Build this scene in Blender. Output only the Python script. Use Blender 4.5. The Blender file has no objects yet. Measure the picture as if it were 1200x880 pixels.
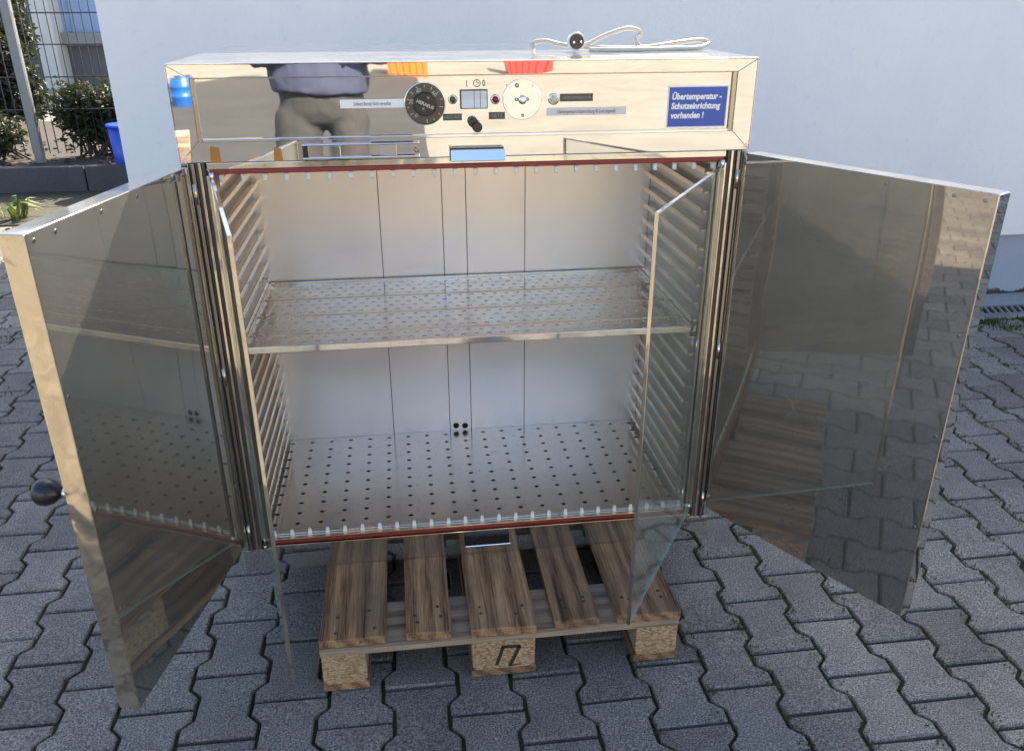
import bpy, bmesh, math, random
from mathutils import Vector, Matrix
random.seed(7)
R_ = math.radians
sc = bpy.context.scene

# ---------------------------------------------------------------- camera
F_PX, YAW, PITCH, ROLL = 979.4337, .1283, .4232, .0025
CAM = Vector((-.1474, -1.7035, 1.3947))
def _axes():
    cy, sy, cp, sp = math.cos(YAW), math.sin(YAW), math.cos(PITCH), math.sin(PITCH)
    f = Vector((sy*cp, cy*cp, -sp)); r = Vector((cy, -sy, 0)); d = f.cross(r)
    c, s = math.cos(ROLL), math.sin(ROLL)
    return c*r + s*d, -s*r + c*d, f
RGT, DWN, FWD = _axes()
cam_d = bpy.data.cameras.new('camera'); cam = bpy.data.objects.new('camera', cam_d)
sc.collection.objects.link(cam)
cam.matrix_world = Matrix(((RGT.x, -DWN.x, -FWD.x, CAM.x), (RGT.y, -DWN.y, -FWD.y, CAM.y), (RGT.z, -DWN.z, -FWD.z, CAM.z), (0, 0, 0, 1)))
cam_d.sensor_width = 36; cam_d.lens = F_PX/1200*36
cam_d.clip_start = .004; cam_d.clip_end = 500
sc.camera = cam

# ---------------------------------------------------------------- sky, sun, exposure
SUN = Vector((.45, 1.0, .80)).normalized()
w = bpy.data.worlds.new('World'); sc.world = w; w.use_nodes = True
nt = w.node_tree; bg = nt.nodes['Background']
sky = nt.nodes.new('ShaderNodeTexSky'); sky.sky_type = 'NISHITA'; sky.sun_disc = False
sky.sun_elevation = math.asin(SUN.z); sky.sun_rotation = math.atan2(SUN.x, SUN.y)
sky.air_density = 1.0; sky.dust_density = 2.5; sky.ozone_density = .8
nt.links.new(sky.outputs[0], bg.inputs[0]); bg.inputs[1].default_value = .125
sd = bpy.data.lights.new('sun', 'SUN'); sd.energy = 5.0; sd.angle = R_(.53); sd.color = (1, .88, .69)
so = bpy.data.objects.new('sun', sd); sc.collection.objects.link(so)
so.rotation_euler = (-SUN).to_track_quat('-Z', 'Y').to_euler(); so.location = (4, 8, 8)
sc.view_settings.view_transform = 'Standard'; sc.view_settings.look = 'None'
sc.view_settings.gamma = 1; sc.view_settings.exposure = 1.92
sc.view_settings.use_curve_mapping = False
try:
    sc.cycles.use_denoising = True; sc.cycles.max_bounces = 14; sc.cycles.glossy_bounces = 8
    sc.cycles.transparent_max_bounces = 12; sc.cycles.transmission_bounces = 8
    sc.cycles.sample_clamp_indirect = 6; sc.cycles.caustics_reflective = True
    sc.cycles.blur_glossy = .6
except Exception: pass

# ---------------------------------------------------------------- pixels to points, points to pixels
def ray(u, v): return RGT*((u-600)/F_PX) + DWN*((v-440)/F_PX) + FWD
def PY(u, v, y): d = ray(u, v); return CAM + d*((y-CAM.y)/d.y)
def PZ(u, v, z): d = ray(u, v); return CAM + d*((z-CAM.z)/d.z)
def px(P):
    q = Vector(P)-CAM; k = q.dot(FWD)
    if k < .05: return None
    return 600+F_PX*q.dot(RGT)/k, 440+F_PX*q.dot(DWN)/k

# ---------------------------------------------------------------- materials
M = {}
class NT:
    def __init__(s, name):
        s.m = bpy.data.materials.new(name); s.m.use_nodes = True; s.t = s.m.node_tree
        s.p = s.t.nodes['Principled BSDF']; s.out = s.t.nodes['Material Output']; M[name] = s.m
        s._tc = None
    def n(s, kind, **kw):
        x = s.t.nodes.new('ShaderNode'+kind)
        for k, v in kw.items():
            if k in x.inputs: x.inputs[k].default_value = v
            else: setattr(x, k, v)
        return x
    def l(s, a, b): s.t.links.new(a, b)
    def obj(s, scale=(1, 1, 1), rnd=False, rot=(0, 0, 0), world=False):
        if world: src = s.n('NewGeometry').outputs['Position']
        else: src = s.n('TexCoord').outputs['Object']
        mp = s.n('Mapping'); mp.inputs['Scale'].default_value = scale; mp.inputs['Rotation'].default_value = rot
        s.l(src, mp.inputs['Vector'])
        if rnd:
            oi = s.n('ObjectInfo'); ml = s.n('Math', operation='MULTIPLY'); ml.inputs[1].default_value = 37.
            s.l(oi.outputs['Random'], ml.inputs[0]); cb = s.n('CombineXYZ')
            for i in range(3): s.l(ml.outputs[0], cb.inputs[i])
            s.l(cb.outputs[0], mp.inputs['Location'])
        return mp.outputs[0]
    def noise(s, vec, scale, detail=4, rough=.5, dist=0):
        x = s.n('TexNoise'); x.inputs['Scale'].default_value = scale; x.inputs['Detail'].default_value = detail
        x.inputs['Roughness'].default_value = rough; x.inputs['Distortion'].default_value = dist
        if vec is not None: s.l(vec, x.inputs['Vector'])
        return x.outputs['Fac']
    def ramp(s, fac, stops, interp='LINEAR'):
        x = s.n('ValToRGB'); x.color_ramp.interpolation = interp; e = x.color_ramp.elements
        while len(e) < len(stops): e.new(.5)
        for q, (pos, c) in zip(e, stops):
            q.position = pos; q.color = (*c, 1) if len(c) == 3 else c
        s.l(fac, x.inputs['Fac']); return x.outputs['Color']
    def mix(s, fac, a, b, blend='MIX'):
        x = s.n('Mix', data_type='RGBA', blend_type=blend)
        for i, v in ((0, fac), (6, a), (7, b)):
            if hasattr(v, 'is_output'): s.l(v, x.inputs[i])
            else: x.inputs[i].default_value = v if i == 0 else ((*v, 1) if len(v) == 3 else v)
        return x.outputs[2]
    def math(s, op, a, b=0):
        x = s.n('Math', operation=op)
        for i, v in ((0, a), (1, b)):
            if hasattr(v, 'is_output'): s.l(v, x.inputs[i])
            else: x.inputs[i].default_value = v
        return x.outputs[0]
    def rng(s, fac, a, b, lo=0, hi=1):
        x = s.n('MapRange'); s.l(fac, x.inputs[0])
        for i, v in zip((1, 2, 3, 4), (lo, hi, a, b)): x.inputs[i].default_value = v
        return x.outputs[0]
    def bump(s, h, strength=.3, dist=.01, base=None):
        x = s.n('Bump'); x.inputs['Strength'].default_value = strength; x.inputs['Distance'].default_value = dist
        s.l(h, x.inputs['Height'])
        if base is not None: s.l(base, x.inputs['Normal'])
        return x.outputs[0]
    def set(s, **kw):
        for k, v in kw.items():
            i = s.p.inputs[k.replace('_', ' ')]
            if hasattr(v, 'is_output'): s.l(v, i)
            else: i.default_value = (*v, 1) if isinstance(v, tuple) and len(v) == 3 and i.type == 'RGBA' else v
def plain(name, col, rough=.5, metal=0, var=.12, scale=30, spec=.5):
    t = NT(name); v = t.obj(rnd=True); f = t.noise(v, scale, 4, .6)
    c = t.mix(f, tuple(x*(1-var) for x in col), tuple(min(1, x*(1+var)) for x in col))
    r = t.rng(t.noise(v, scale*2.3, 3), rough*.85, min(1, rough*1.15))
    t.set(Base_Color=c, Roughness=r, Metallic=metal); t.p.inputs['Specular IOR Level'].default_value = spec
    return t
def steel(name, col, rough, warp=.0, wscale=3., metal=1., brush=None, film=.3, dirt=.0, dust=.0):
    """polished sheet: gentle oil-canning in the normal, smears in the roughness, a thin dust film"""
    t = NT(name); v = t.obj(world=True)
    sm = t.noise(v, 6, 3, .5, .3)
    r = t.rng(sm, rough*(1-film), rough*(1+film), .3, .7)
    c = t.mix(t.rng(sm, 0, 1, .3, .75), tuple(x*.94 for x in col), col)
    if dirt:
        sp = t.noise(v, 55, 5, .7); c = t.mix(t.rng(sp, 0, dirt, .58, .74), c, (.25, .19, .12))
    nrm = None
    if warp:
        h = t.noise(v, wscale, 1, .4, .3); nrm = t.bump(h, 1, warp)
    if brush:
        fine = t.noise(t.obj(scale=(1, 1, .05) if brush == 'z' else (.05, 1, 1), world=True), 300, 2, .5)
        nrm = t.bump(fine, .06, .0005, nrm) if nrm is not None else t.bump(fine, .06, .0005)
    t.set(Base_Color=c, Roughness=r, Metallic=metal)
    if nrm is not None: t.set(Normal=nrm)
    if dust:
        d = t.n('BsdfDiffuse'); d.inputs['Color'].default_value = (.6, .59, .57, 1)
        f = t.rng(t.noise(v, 13, 5, .65, .5), dust*.5, dust*1.6, .3, .7)
        ms = t.n('MixShader'); t.l(f, ms.inputs[0]); t.l(t.p.outputs[0], ms.inputs[1]); t.l(d.outputs[0], ms.inputs[2]); t.l(ms.outputs[0], t.out.inputs['Surface'])
    return t
steel('steel_front', (.70, .675, .63), .02, .0013, 4.5, dust=.02, dirt=.10)
steel('steel_top', (.70, .69, .68), .07, .004, 4., dust=.10)
# door sheets: scratches and dust film that catch the sun
def door_steel(name, col, warp, wscale):
    t = steel(name, col, .03, warp, wscale, metal=1.)
    v = t.obj(world=True)
    a = t.n('TexVoronoi', feature='DISTANCE_TO_EDGE'); a.inputs['Scale'].default_value = 9
    vv = t.n('VectorMath', operation='ADD'); t.l(v, vv.inputs[0])
    nn = t.n('TexNoise'); nn.inputs['Scale'].default_value = 7; t.l(v, nn.inputs['Vector']); t.l(nn.outputs['Color'], vv.inputs[1])
    t.l(vv.outputs[0], a.inputs['Vector'])
    scr = t.rng(a.outputs['Distance'], 1, 0, 0, .012)
    gate = t.rng(t.noise(v, 5.5, 3, .6), 0, 1, .56, .66)
    smear = t.rng(t.noise(t.obj(scale=(1, 1, .25), world=True), 10, 3, .5, .4), 0, 1, .42, .72)
    f = t.math('ADD', .042, t.math('MULTIPLY', smear, .03))
    f = t.math('ADD', f, t.math('MULTIPLY', t.math('MULTIPLY', scr, gate), .12))
    d = t.n('BsdfDiffuse'); d.inputs['Color'].default_value = (.70, .67, .62, 1)
    gl_ = t.n('BsdfGlossy'); gl_.inputs['Roughness'].default_value = .62; gl_.inputs['Color'].default_value = (.58, .55, .50, 1)
    hz = t.n('MixShader'); hz.inputs[0].default_value = .09; t.l(t.p.outputs[0], hz.inputs[1]); t.l(gl_.outputs[0], hz.inputs[2])
    ms = t.n('MixShader'); t.l(f, ms.inputs[0]); t.l(hz.outputs[0], ms.inputs[1]); t.l(d.outputs[0], ms.inputs[2])
    t.l(ms.outputs[0], t.out.inputs['Surface'])
door_steel('steel_door', (.46, .42, .37), .004, 2.0)
steel('steel_edge', (.74, .67, .55), .09, .0016, 16., dirt=.5)
steel('steel_end', (.80, .69, .52), .10, .0026, 24., dirt=.35)  # gold reflection of the sunlit yard tinted into the base colour
steel('steel_inside', (.76, .725, .70), .34, .001, 3., metal=.8, film=.15, dust=.10)
steel('steel_plate', (.72, .68, .63), .17, .001, 5., brush='x', dirt=.6, dust=.06)
steel('steel_rail', (.82, .75, .66), .16, .001, 9., dirt=.2)
steel('chrome', (.75, .74, .72), .05)
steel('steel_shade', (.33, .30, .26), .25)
plain('glass_edge', (.32, .42, .38), .2, spec=.8)
plain('patch_brown', (.40, .16, .03), .6, var=.3)
plain('gasket_red', (.22, .022, .018), .45)
plain('black_plastic', (.012, .012, .013), .28)
plain('rubber', (.075, .060, .048), .6)
plain('white_plastic', (.62, .62, .62), .3, var=.05)
plain('cord_white', (.46, .43, .37), .4, var=.1)
plain('plug_rim', (.6, .58, .55), .35)
plain('peg_white', (.80, .77, .72), .3, var=.1)
plain('sign_blue', (.022, .075, .36), .3, var=.06)
plain('sign_white', (.78, .78, .77), .4, var=.03)
plain('ink', (.03, .03, .035), .5)
plain('dial_brown', (.085, .07, .055), .35, metal=.3)
plain('dial_mark', (.55, .5, .42), .4)
plain('lamp_red', (.16, .008, .02), .15)
plain('lamp_clear', (.55, .52, .36), .12)
plain('plate_dark', (.055, .06, .052), .35)
plain('plate_text', (.24, .25, .22), .4)
plain('void', (.008, .008, .008), .9)
plain('nail', (.03, .025, .02), .7)
plain('brand', (.035, .022, .014), .9)
# glass pane: clear, faint green, Fresnel reflection
t = NT('glass'); t.t.nodes.remove(t.p)
tr = t.n('BsdfTransparent'); tr.inputs[0].default_value = (.95, .968, .958, 1)
gl = t.n('BsdfGlossy'); gl.inputs['Roughness'].default_value = .02; gl.inputs['Color'].default_value = (.95, 1, .97, 1)
fr = t.n('Fresnel'); gb = t.n('NewGeometry'); t.l(t.rng(gb.outputs['Backfacing'], 1.5, 1/1.5), fr.inputs['IOR'])
df = t.n('BsdfDiffuse'); df.inputs[0].default_value = (.5, .55, .52, 1)
v = t.obj(world=True); fm = t.rng(t.noise(v, 8, 4, .5, .4), .025, .06, .35, .75)
m1 = t.n('MixShader'); t.l(fm, m1.inputs[0]); t.l(tr.outputs[0], m1.inputs[1]); t.l(df.outputs[0], m1.inputs[2])
m2 = t.n('MixShader'); t.l(fr.outputs[0], m2.inputs[0]); t.l(m1.outputs[0], m2.inputs[1]); t.l(gl.outputs[0], m2.inputs[2])
t.l(m2.outputs[0], t.out.inputs['Surface'])
# wood along local y
def wood(name, a, b, c, axis='y'):
    t = NT(name)
    sc_ = {'y': (1, .045, 1), 'x': (.045, 1, 1)}[axis]
    v = t.obj(scale=sc_, rnd=True)
    g0 = t.noise(v, 165, 6, .75, .3); g1 = t.noise(t.obj(scale=tuple(q if q == 1 else .03 for q in sc_), rnd=True), 330, 3, .6)
    g = t.math('ADD', t.math('MULTIPLY', g0, .55), t.math('MULTIPLY', g1, .45))
    wv = t.n('TexWave', wave_type='RINGS', rings_direction='Y' if axis == 'y' else 'X')
    wv.inputs['Scale'].default_value = 9; wv.inputs['Distortion'].default_value = 7; wv.inputs['Detail'].default_value = 3; wv.inputs['Detail Scale'].default_value = .9; wv.inputs['Detail Roughness'].default_value = .6
    t.l(v, wv.inputs['Vector'])
    col = t.ramp(t.math('ADD', t.math('MULTIPLY', g, .86), t.math('MULTIPLY', wv.outputs['Fac'], .14)), [(.38, a), (.49, b), (.62, c)])
    st = t.noise(t.obj(rnd=True), 7, 5, .6); grey = t.rng(st, 0, .62, .40, .66)
    col = t.mix(grey, col, (b[0]*.58, b[1]*.66, b[2]*.78))
    oi = t.n('ObjectInfo'); hs = t.n('HueSaturation'); t.l(col, hs.inputs['Color']); t.l(t.rng(oi.outputs['Random'], .85, 1.2), hs.inputs['Value'])
    kv = t.n('TexVoronoi'); kv.inputs['Scale'].default_value = 4.2; t.l(t.obj(scale=(1, .55, 1) if axis == 'y' else (.55, 1, 1), rnd=True), kv.inputs['Vector'])
    kd = t.math('ADD', kv.outputs['Distance'], t.math('MULTIPLY', g0, .06)); kn_ = t.rng(kd, 1, 0, .06, .115)
    hs.inputs['Saturation'].default_value = 1.12
    ck = t.rng(t.noise(t.obj(scale=tuple(q if q == 1 else .02 for q in sc_), rnd=True), 60, 2, .5), 1, 0, .25, .30); hs2 = t.mix(t.math('MULTIPLY', ck, .8), t.mix(t.math('MULTIPLY', kn_, .6), hs.outputs[0], (.06, .03, .016)), (.02, .014, .01))
    h = t.math('ADD', t.math('SUBTRACT', g, ck), t.math('MULTIPLY', wv.outputs['Fac'], .6))
    t.set(Base_Color=hs2, Roughness=t.rng(g, .65, .9), Normal=t.bump(h, .9, .004))
wood('wood_board', (.075, .038, .019), (.265, .155, .085), (.43, .28, .17), 'y')
wood('wood_cross', (.15, .105, .07), (.30, .225, .155), (.42, .33, .24), 'x')
t = NT('chipboard'); v = t.obj(rnd=True)
vo = t.n('TexVoronoi'); vo.inputs['Scale'].default_value = 170; t.l(t.obj(scale=(1, 1, 2.2), rnd=True), vo.inputs['Vector'])
c = t.ramp(vo.outputs['Color'], [(.1, (.17, .105, .05)), (.5, (.36, .24, .125)), (.9, (.52, .38, .22))])
c = t.mix(t.rng(t.noise(v, 12, 5, .65), 0, .7, .5, .75), c, (.16, .10, .055))
t.set(Base_Color=c, Roughness=.85, Normal=t.bump(vo.outputs['Distance'], .6, .002))
# concrete paver: fine grit
t = NT('paver'); v = t.obj(world=True)
oi = t.n('ObjectInfo'); ge = t.n('NewGeometry')
g1 = t.noise(v, 250, 3, .75); g2 = t.noise(v, 120, 3, .6); big = t.noise(v, 3.2, 5, .6); mid = t.noise(v, 22, 4, .6)
c = t.ramp(g1, [(.34, (.038, .0355, .031)), (.5, (.155, .143, .125)), (.66, (.35, .325, .285))])
vo = t.n('TexVoronoi'); vo.inputs['Scale'].default_value = 75; t.l(v, vo.inputs['Vector'])
wh = t.math('MULTIPLY', t.rng(vo.outputs['Distance'], 1, 0, .10, .16), t.rng(vo.outputs['Color'], 0, 1, .80, .84))
c = t.mix(t.math('MULTIPLY', wh, .8), c, (.46, .46, .44))
c = t.mix(t.rng(mid, 0, .4, .45, .8), c, (.07, .07, .068))
rv = t.math('FRACT', t.math('ADD', oi.outputs['Random'], ge.outputs['Random Per Island']))
hs = t.n('HueSaturation'); t.l(c, hs.inputs['Color'])
t.l(t.math('MULTIPLY', t.rng(rv, .80, 1.18), t.rng(big, .80, 1.20, .3, .7)), hs.inputs['Value'])
t.set(Base_Color=hs.outputs[0], Roughness=t.rng(g2, .72, .95), Normal=t.bump(t.math('ADD', g1, t.math('MULTIPLY', g2, .6)), .7, .0022))
t.p.inputs['Specular IOR Level'].default_value = .3
t = NT('joint'); v = t.obj(world=True)
c = t.ramp(t.noise(v, 2.2, 4, .6), [(.36, (.022, .021, .018)), (.48, (.026, .036, .014)), (.62, (.05, .075, .02))])
g = t.noise(v, 220, 4, .7); c = t.mix(t.rng(g, 0, .5, .4, .7), c, (.028, .026, .02))
t.set(Base_Color=c, Roughness=.95, Normal=t.bump(g, .8, .004))
def gritty(name, a, b, scale=140, bs=.5):
    t = NT(name); v = t.obj(world=True); g = t.noise(v, scale, 5, .7); big = t.noise(v, 1.3, 6, .6)
    c = t.mix(t.rng(g, 0, 1, .3, .7), a, b); c = t.mix(t.rng(big, 0, .4, .4, .7), c, tuple(x*.55 for x in a))
    t.set(Base_Color=c, Roughness=.9, Normal=t.bump(g, bs, .004)); return t
gritty('ground', (.25, .235, .205), (.34, .32, .285), 60)
gritty('ground_shaded', (.045, .045, .046), (.085, .085, .085), 160)
gritty('soil', (.016, .013, .010), (.042, .034, .026), 45, .9)
gritty('verge', (.022, .026, .012), (.07, .066, .04), 50, .9)
gritty('concrete', (.22, .22, .215), (.33, .33, .32), 120)
gritty('kerb_dark', (.055, .058, .062), (.10, .105, .11), 130)
gritty('render_plinth', (.27, .31, .37), (.33, .37, .43), 170, .35)
gritty('dirt_splash', (.05, .05, .042), (.12, .12, .105), 90)
t = NT('render_wall'); v = t.obj(world=True)
g = t.noise(v, 190, 4, .65); g2 = t.noise(v, 32, 4, .6); big = t.noise(t.obj(scale=(1, 1, .45), world=True), 1.1, 6, .65)
c = t.mix(t.rng(big, 0, 1, .3, .7), (.70, .715, .715), (.79, .79, .775)); c = t.mix(t.rng(g2, 0, .18, .6, .72), c, (.52, .54, .56))
t.set(Base_Color=c, Roughness=.88, Normal=t.bump(t.math('ADD', g, t.math('MULTIPLY', g2, .8)), .35, .004))
plain('blue_panel', (.24, .34, .52), .6, scale=2); plain('pale_wall', (.55, .54, .50), .8, scale=3)
plain('grey_wall', (.11, .115, .12), .8, scale=4); plain('ledge_grey', (.22, .23, .235), .8, scale=5)
plain('cream_wall', (.55, .48, .36), .85, scale=1.2); plain('window_dark', (.03, .035, .04), .08)
plain('roof_brown', (.16, .09, .06), .8)
plain('galvanised', (.20, .22, .235), .5, metal=.4); plain('wire_grey', (.06, .065, .065), .5, metal=.3)
plain('bucket_blue', (.02, .07, .50), .35); plain('drum_blue', (.01, .10, .40), .4)
plain('crate_orange', (.62, .13, .02), .4); plain('crate_red', (.5, .03, .03), .4)
plain('knit_navy', (.050, .062, .125), .9, scale=180, var=.3); plain('denim_grey', (.045, .046, .05), .9, scale=160, var=.3)
plain('skin', (.48, .28, .19), .5); plain('hair_brown', (.045, .028, .018), .7, scale=120, var=.5); plain('shoe', (.03, .03, .033), .6)
plain('eye_white', (.7, .68, .65), .2); plain('lip', (.38, .15, .12), .5)
def leafy(name, a, b):
    t = NT(name); ge = t.n('NewGeometry'); c = t.mix(ge.outputs['Random Per Island'], a, b)
    t.set(Base_Color=c, Roughness=.6); t.p.inputs['Transmission Weight'].default_value = 0
    tl = t.n('BsdfTranslucent'); t.l(t.mix(.5, c, (.16, .2, .02)), tl.inputs[0])
    ms = t.n('MixShader'); ms.inputs[0].default_value = .14; t.l(t.p.outputs[0], ms.inputs[1]); t.l(tl.outputs[0], ms.inputs[2]); t.l(ms.outputs[0], t.out.inputs['Surface'])
leafy('leaf', (.008, .015, .006), (.035, .045, .016)); leafy('leaf_dark', (.006, .009, .008), (.018, .024, .02)); leafy('weed_leaf', (.06, .11, .02), (.20, .22, .05))
leafy('moss', (.03, .045, .014), (.07, .11, .025))
plain('bark', (.06, .045, .035), .9)

# ---------------------------------------------------------------- mesh helpers
COL = sc.collection
WL = {}
class MB:
    def __init__(s): s.v = []; s.f = []; s.sm = []
    def add(s, vs, fs, smooth=False):
        b = len(s.v); s.v += [Vector(q) for q in vs]
        for f in fs: s.f.append(tuple(b+i for i in f)); s.sm.append(smooth)
        return s
    def box(s, x0, x1, y0, y1, z0, z1, T=None):
        vs = [Vector((x, y, z)) for z in (z0, z1) for y in (y0, y1) for x in (x0, x1)]
        if T: vs = [T(q) for q in vs]
        return s.add(vs, [(0, 2, 3, 1), (4, 5, 7, 6), (0, 1, 5, 4), (2, 6, 7, 3), (0, 4, 6, 2), (1, 3, 7, 5)])
    def prism(s, pts, off, T=None):
        """polygon pts (3D) extruded by vector off"""
        n = len(pts); o = Vector(off); a = [Vector(q) for q in pts]; vs = a + [q+o for q in a]
        if T: vs = [T(q) for q in vs]
        return s.add(vs, [tuple(range(n))[::-1], tuple(range(n, 2*n))] + [(i, (i+1) % n, n+(i+1) % n, n+i) for i in range(n)])
    def ring(s, c, ax, r, n=16):
        ax = Vector(ax).normalized(); u = ax.orthogonal().normalized(); w_ = ax.cross(u); c = Vector(c)
        return [c + (u*math.cos(2*math.pi*i/n) + w_*math.sin(2*math.pi*i/n))*r for i in range(n)]
    def lathe(s, c, ax, prof, n=20, smooth=True):
        """prof: list of (distance along axis, radius)"""
        c = Vector(c); ax = Vector(ax).normalized(); b = []
        vs = []
        for d, r in prof: vs += s.ring(c+ax*d, ax, max(r, 1e-5), n)
        k = len(prof); fs = []
        for j in range(k-1):
            for i in range(n): fs.append((j*n+i, j*n+(i+1) % n, (j+1)*n+(i+1) % n, (j+1)*n+i))
        s.add(vs, fs, smooth)
        b = len(s.v)-k*n
        s.f.append(tuple(b+i for i in range(n))[::-1]); s.sm.append(False)
        s.f.append(tuple(b+(k-1)*n+i for i in range(n))); s.sm.append(False)
        return s
    def tube(s, pts, r, n=8, smooth=True):
        pts = [Vector(q) for q in pts]; rr = r if isinstance(r, (list, tuple)) else [r]*len(pts)
        vs = []; up = None
        for i, q in enumerate(pts):
            t_ = (pts[min(i+1, len(pts)-1)] - pts[max(i-1, 0)]).normalized()
            u = t_.orthogonal().normalized() if up is None else (up - t_*up.dot(t_)).normalized()
            up = u; w_ = t_.cross(u)
            vs += [q + (u*math.cos(2*math.pi*k/n) + w_*math.sin(2*math.pi*k/n))*rr[i] for k in range(n)]
        k = len(pts); fs = [(j*n+i, j*n+(i+1) % n, (j+1)*n+(i+1) % n, (j+1)*n+i) for j in range(k-1) for i in range(n)]
        fs += [tuple(range(n))[::-1], tuple((k-1)*n+i for i in range(n))]
        return s.add(vs, fs, smooth)
    def mesh(s, name, mat, bevel=0, seg=2, recentre=True):
        c = Vector((0, 0, 0))
        if recentre and s.v:
            lo = Vector([min(q[i] for q in s.v) for i in range(3)]); hi = Vector([max(q[i] for q in s.v) for i in range(3)]); c = (lo+hi)/2
        me = bpy.data.meshes.new(name); me.from_pydata([q-c for q in s.v], [], s.f)
        me.polygons.foreach_set('use_smooth', s.sm)
        bm = bmesh.new(); bm.from_mesh(me); bmesh.ops.recalc_face_normals(bm, faces=bm.faces)
        if bevel:
            ed = [e for e in bm.edges if len(e.link_faces) == 2 and e.calc_face_angle(0) > .5]
            bmesh.ops.bevel(bm, geom=ed, offset=bevel, segments=seg, affect='EDGES', profile=.6, clamp_overlap=True)
        bm.to_mesh(me); bm.free(); me.materials.append(M[mat]); return me, c
    def build(s, name, mat, parent=None, bevel=0, seg=2, **tags):
        me, c = s.mesh(name, mat, bevel, seg); return link(name, me, c, parent, **tags)
def tag(o, label=None, cat=None, group=None, kind=None):
    for k, v in (('label', label), ('category', cat), ('group', group), ('kind', kind)):
        if v: o[k] = v
    return o
def link(name, data, c, parent=None, **tags):
    o = bpy.data.objects.new(name, data); COL.objects.link(o); WL[o] = Vector(c)
    o.parent = parent; o.location = Vector(c) - (WL[parent] if parent else Vector((0, 0, 0)))
    return tag(o, **tags)
def thing(name, c, **tags):
    o = bpy.data.objects.new(name, None); o.empty_display_size = .1; COL.objects.link(o); o.location = c; WL[o] = Vector(c); return tag(o, **tags)
def box(name, mat, parent, x0, x1, y0, y1, z0, z1, bevel=0, T=None, **tags):
    return MB().box(x0, x1, y0, y1, z0, z1, T).build(name, mat, parent, bevel, **tags)
def text(name, s, size, c, mat, parent, align='LEFT', rot=0, shear=0, bold=0, sx=1, y=None):
    cu = bpy.data.curves.new(name, 'FONT'); cu.body = s; cu.size = size; cu.align_x = align; cu.align_y = 'CENTER'; cu.shear = shear
    cu.offset = bold; cu.extrude = 0; cu.resolution_u = 3
    o = bpy.data.objects.new(name, cu); COL.objects.link(o); bpy.context.view_layer.update()
    me = bpy.data.meshes.new_from_object(o.evaluated_get(bpy.context.evaluated_depsgraph_get()))
    COL.objects.unlink(o); bpy.data.objects.remove(o); bpy.data.curves.remove(cu)
    ca, sa = math.cos(rot), math.sin(rot)
    for q in me.vertices:
        x, y_ = q.co.x*sx, q.co.y; q.co = Vector((x*ca-y_*sa, 0, x*sa+y_*ca))
    me.materials.clear(); me.materials.append(M[mat]); return link(name, me, c, parent)
def spline(pts, n=8):
    P = [Vector(q) for q in pts]; out = []
    for i in range(len(P)-1):
        a, b, c, d = P[max(i-1, 0)], P[i], P[i+1], P[min(i+2, len(P)-1)]
        for k in range(n):
            t_ = k/n; out.append(.5*((2*b) + (c-a)*t_ + (2*a-5*b+4*c-d)*t_*t_ + (3*b-a-3*c+d)*t_**3))
    return out + [P[-1]]
def inpoly(u, v, P):
    r = False; j = len(P)-1
    for i in range(len(P)):
        (xi, yi), (xj, yj) = P[i], P[j]
        if (yi > v) != (yj > v) and u < (xj-xi)*(v-yi)/(yj-yi)+xi: r = not r
        j = i
    return r

# ================================================================ SETTING
WALL_Y, WALL_X0, WALL_H = 2.04, -1.30, 2.63
box('ground', 'ground', None, -150, 150, -150, 150, -.40, -.022, kind='structure')
box('shaded_ground_sheet', 'ground_shaded', None, -40, .15, -15.5, -4.6, -.030, -.012, kind='structure')  # dark sheet: shade on the yard's left side put into the ground colour
pav = box('pavement', 'joint', None, -9.5, 8, -4.6, 4.3, -.03, -.012, kind='structure')
# double-T pavers
PXW, PYL = .1415, .1845
def paver_outline(g=.0039):
    h = PYL/2-g; a = PXW/2+.0125-g; b = PXW/2-.0125-g
    side = [(a-.002, -h), (a, -.0597), (b, -.0356), (b, .0356), (a, .0597), (a-.002, h)]
    return side + [(-x, -y) for x, y in side]
def add_paver(mb, cx, cy, tz=0, tx=0, ty=0, rot=0):
    o = paver_outline(); k = .952; n = len(o)
    def P(x, y, z):
        ca, sa = math.cos(rot), math.sin(rot); x, y = x*ca-y*sa, x*sa+y*ca
        return (cx+x, cy+y, z + tz + x*tx + y*ty)
    vs = [P(x*k, y*k, 0) for x, y in o] + [P(x, y, -.0042) for x, y in o] + [P(x, y, -.02) for x, y in o]
    fs = [tuple(range(n))] + [(i, n+i, n+(i+1) % n, (i+1) % n) for i in range(n)] + [(n+i, 2*n+i, 2*n+(i+1) % n, n+(i+1) % n) for i in range(n)]
    mb.add(vs, fs)
OCC = [[(190, 60), (892, 60), (823, 626), (290, 670)], [(0, 270), (225, 200), (300, 640), (164, 831), (134, 828)], [(866, 177), (1190, 222), (1066, 715), (1052, 723), (822, 610)]]
cells = []
for ci in range(-72, 52):
    cx = .750 + PXW*(ci+.5)
    for rj in range(-26, 24):
        cy = .0935 + PYL*(rj+.5) - (.0 if ci % 2 else PYL/2)
        if cx < -9.4 or cx > 7.9 or cy < -4.5 or cy > (1.68 if cx > -1.35 else 4.2): continue
        vis = False; area = 0
        if -.95 < cy < 4.3 and -2.6 < cx < 3.2:
            pts = [px((cx+dx, cy+dy, 0)) for dx, dy in ((0, 0), (-.06, -.08), (.06, -.08), (.06, .08), (-.06, .08))]
            if all(pts):
                q = pts[1:]; area = abs(sum(q[i][0]*q[(i+1) % 4][1]-q[(i+1) % 4][0]*q[i][1] for i in range(4)))/2
                vis = any(0 <= a < 1200 and 0 <= b < 880 and not any(inpoly(a, b, O) for O in OCC) for a, b in pts)
        cells.append((vis, area, cx, cy))
cells.sort(key=lambda q: (-q[0], -q[1]))
variants = []
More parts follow.
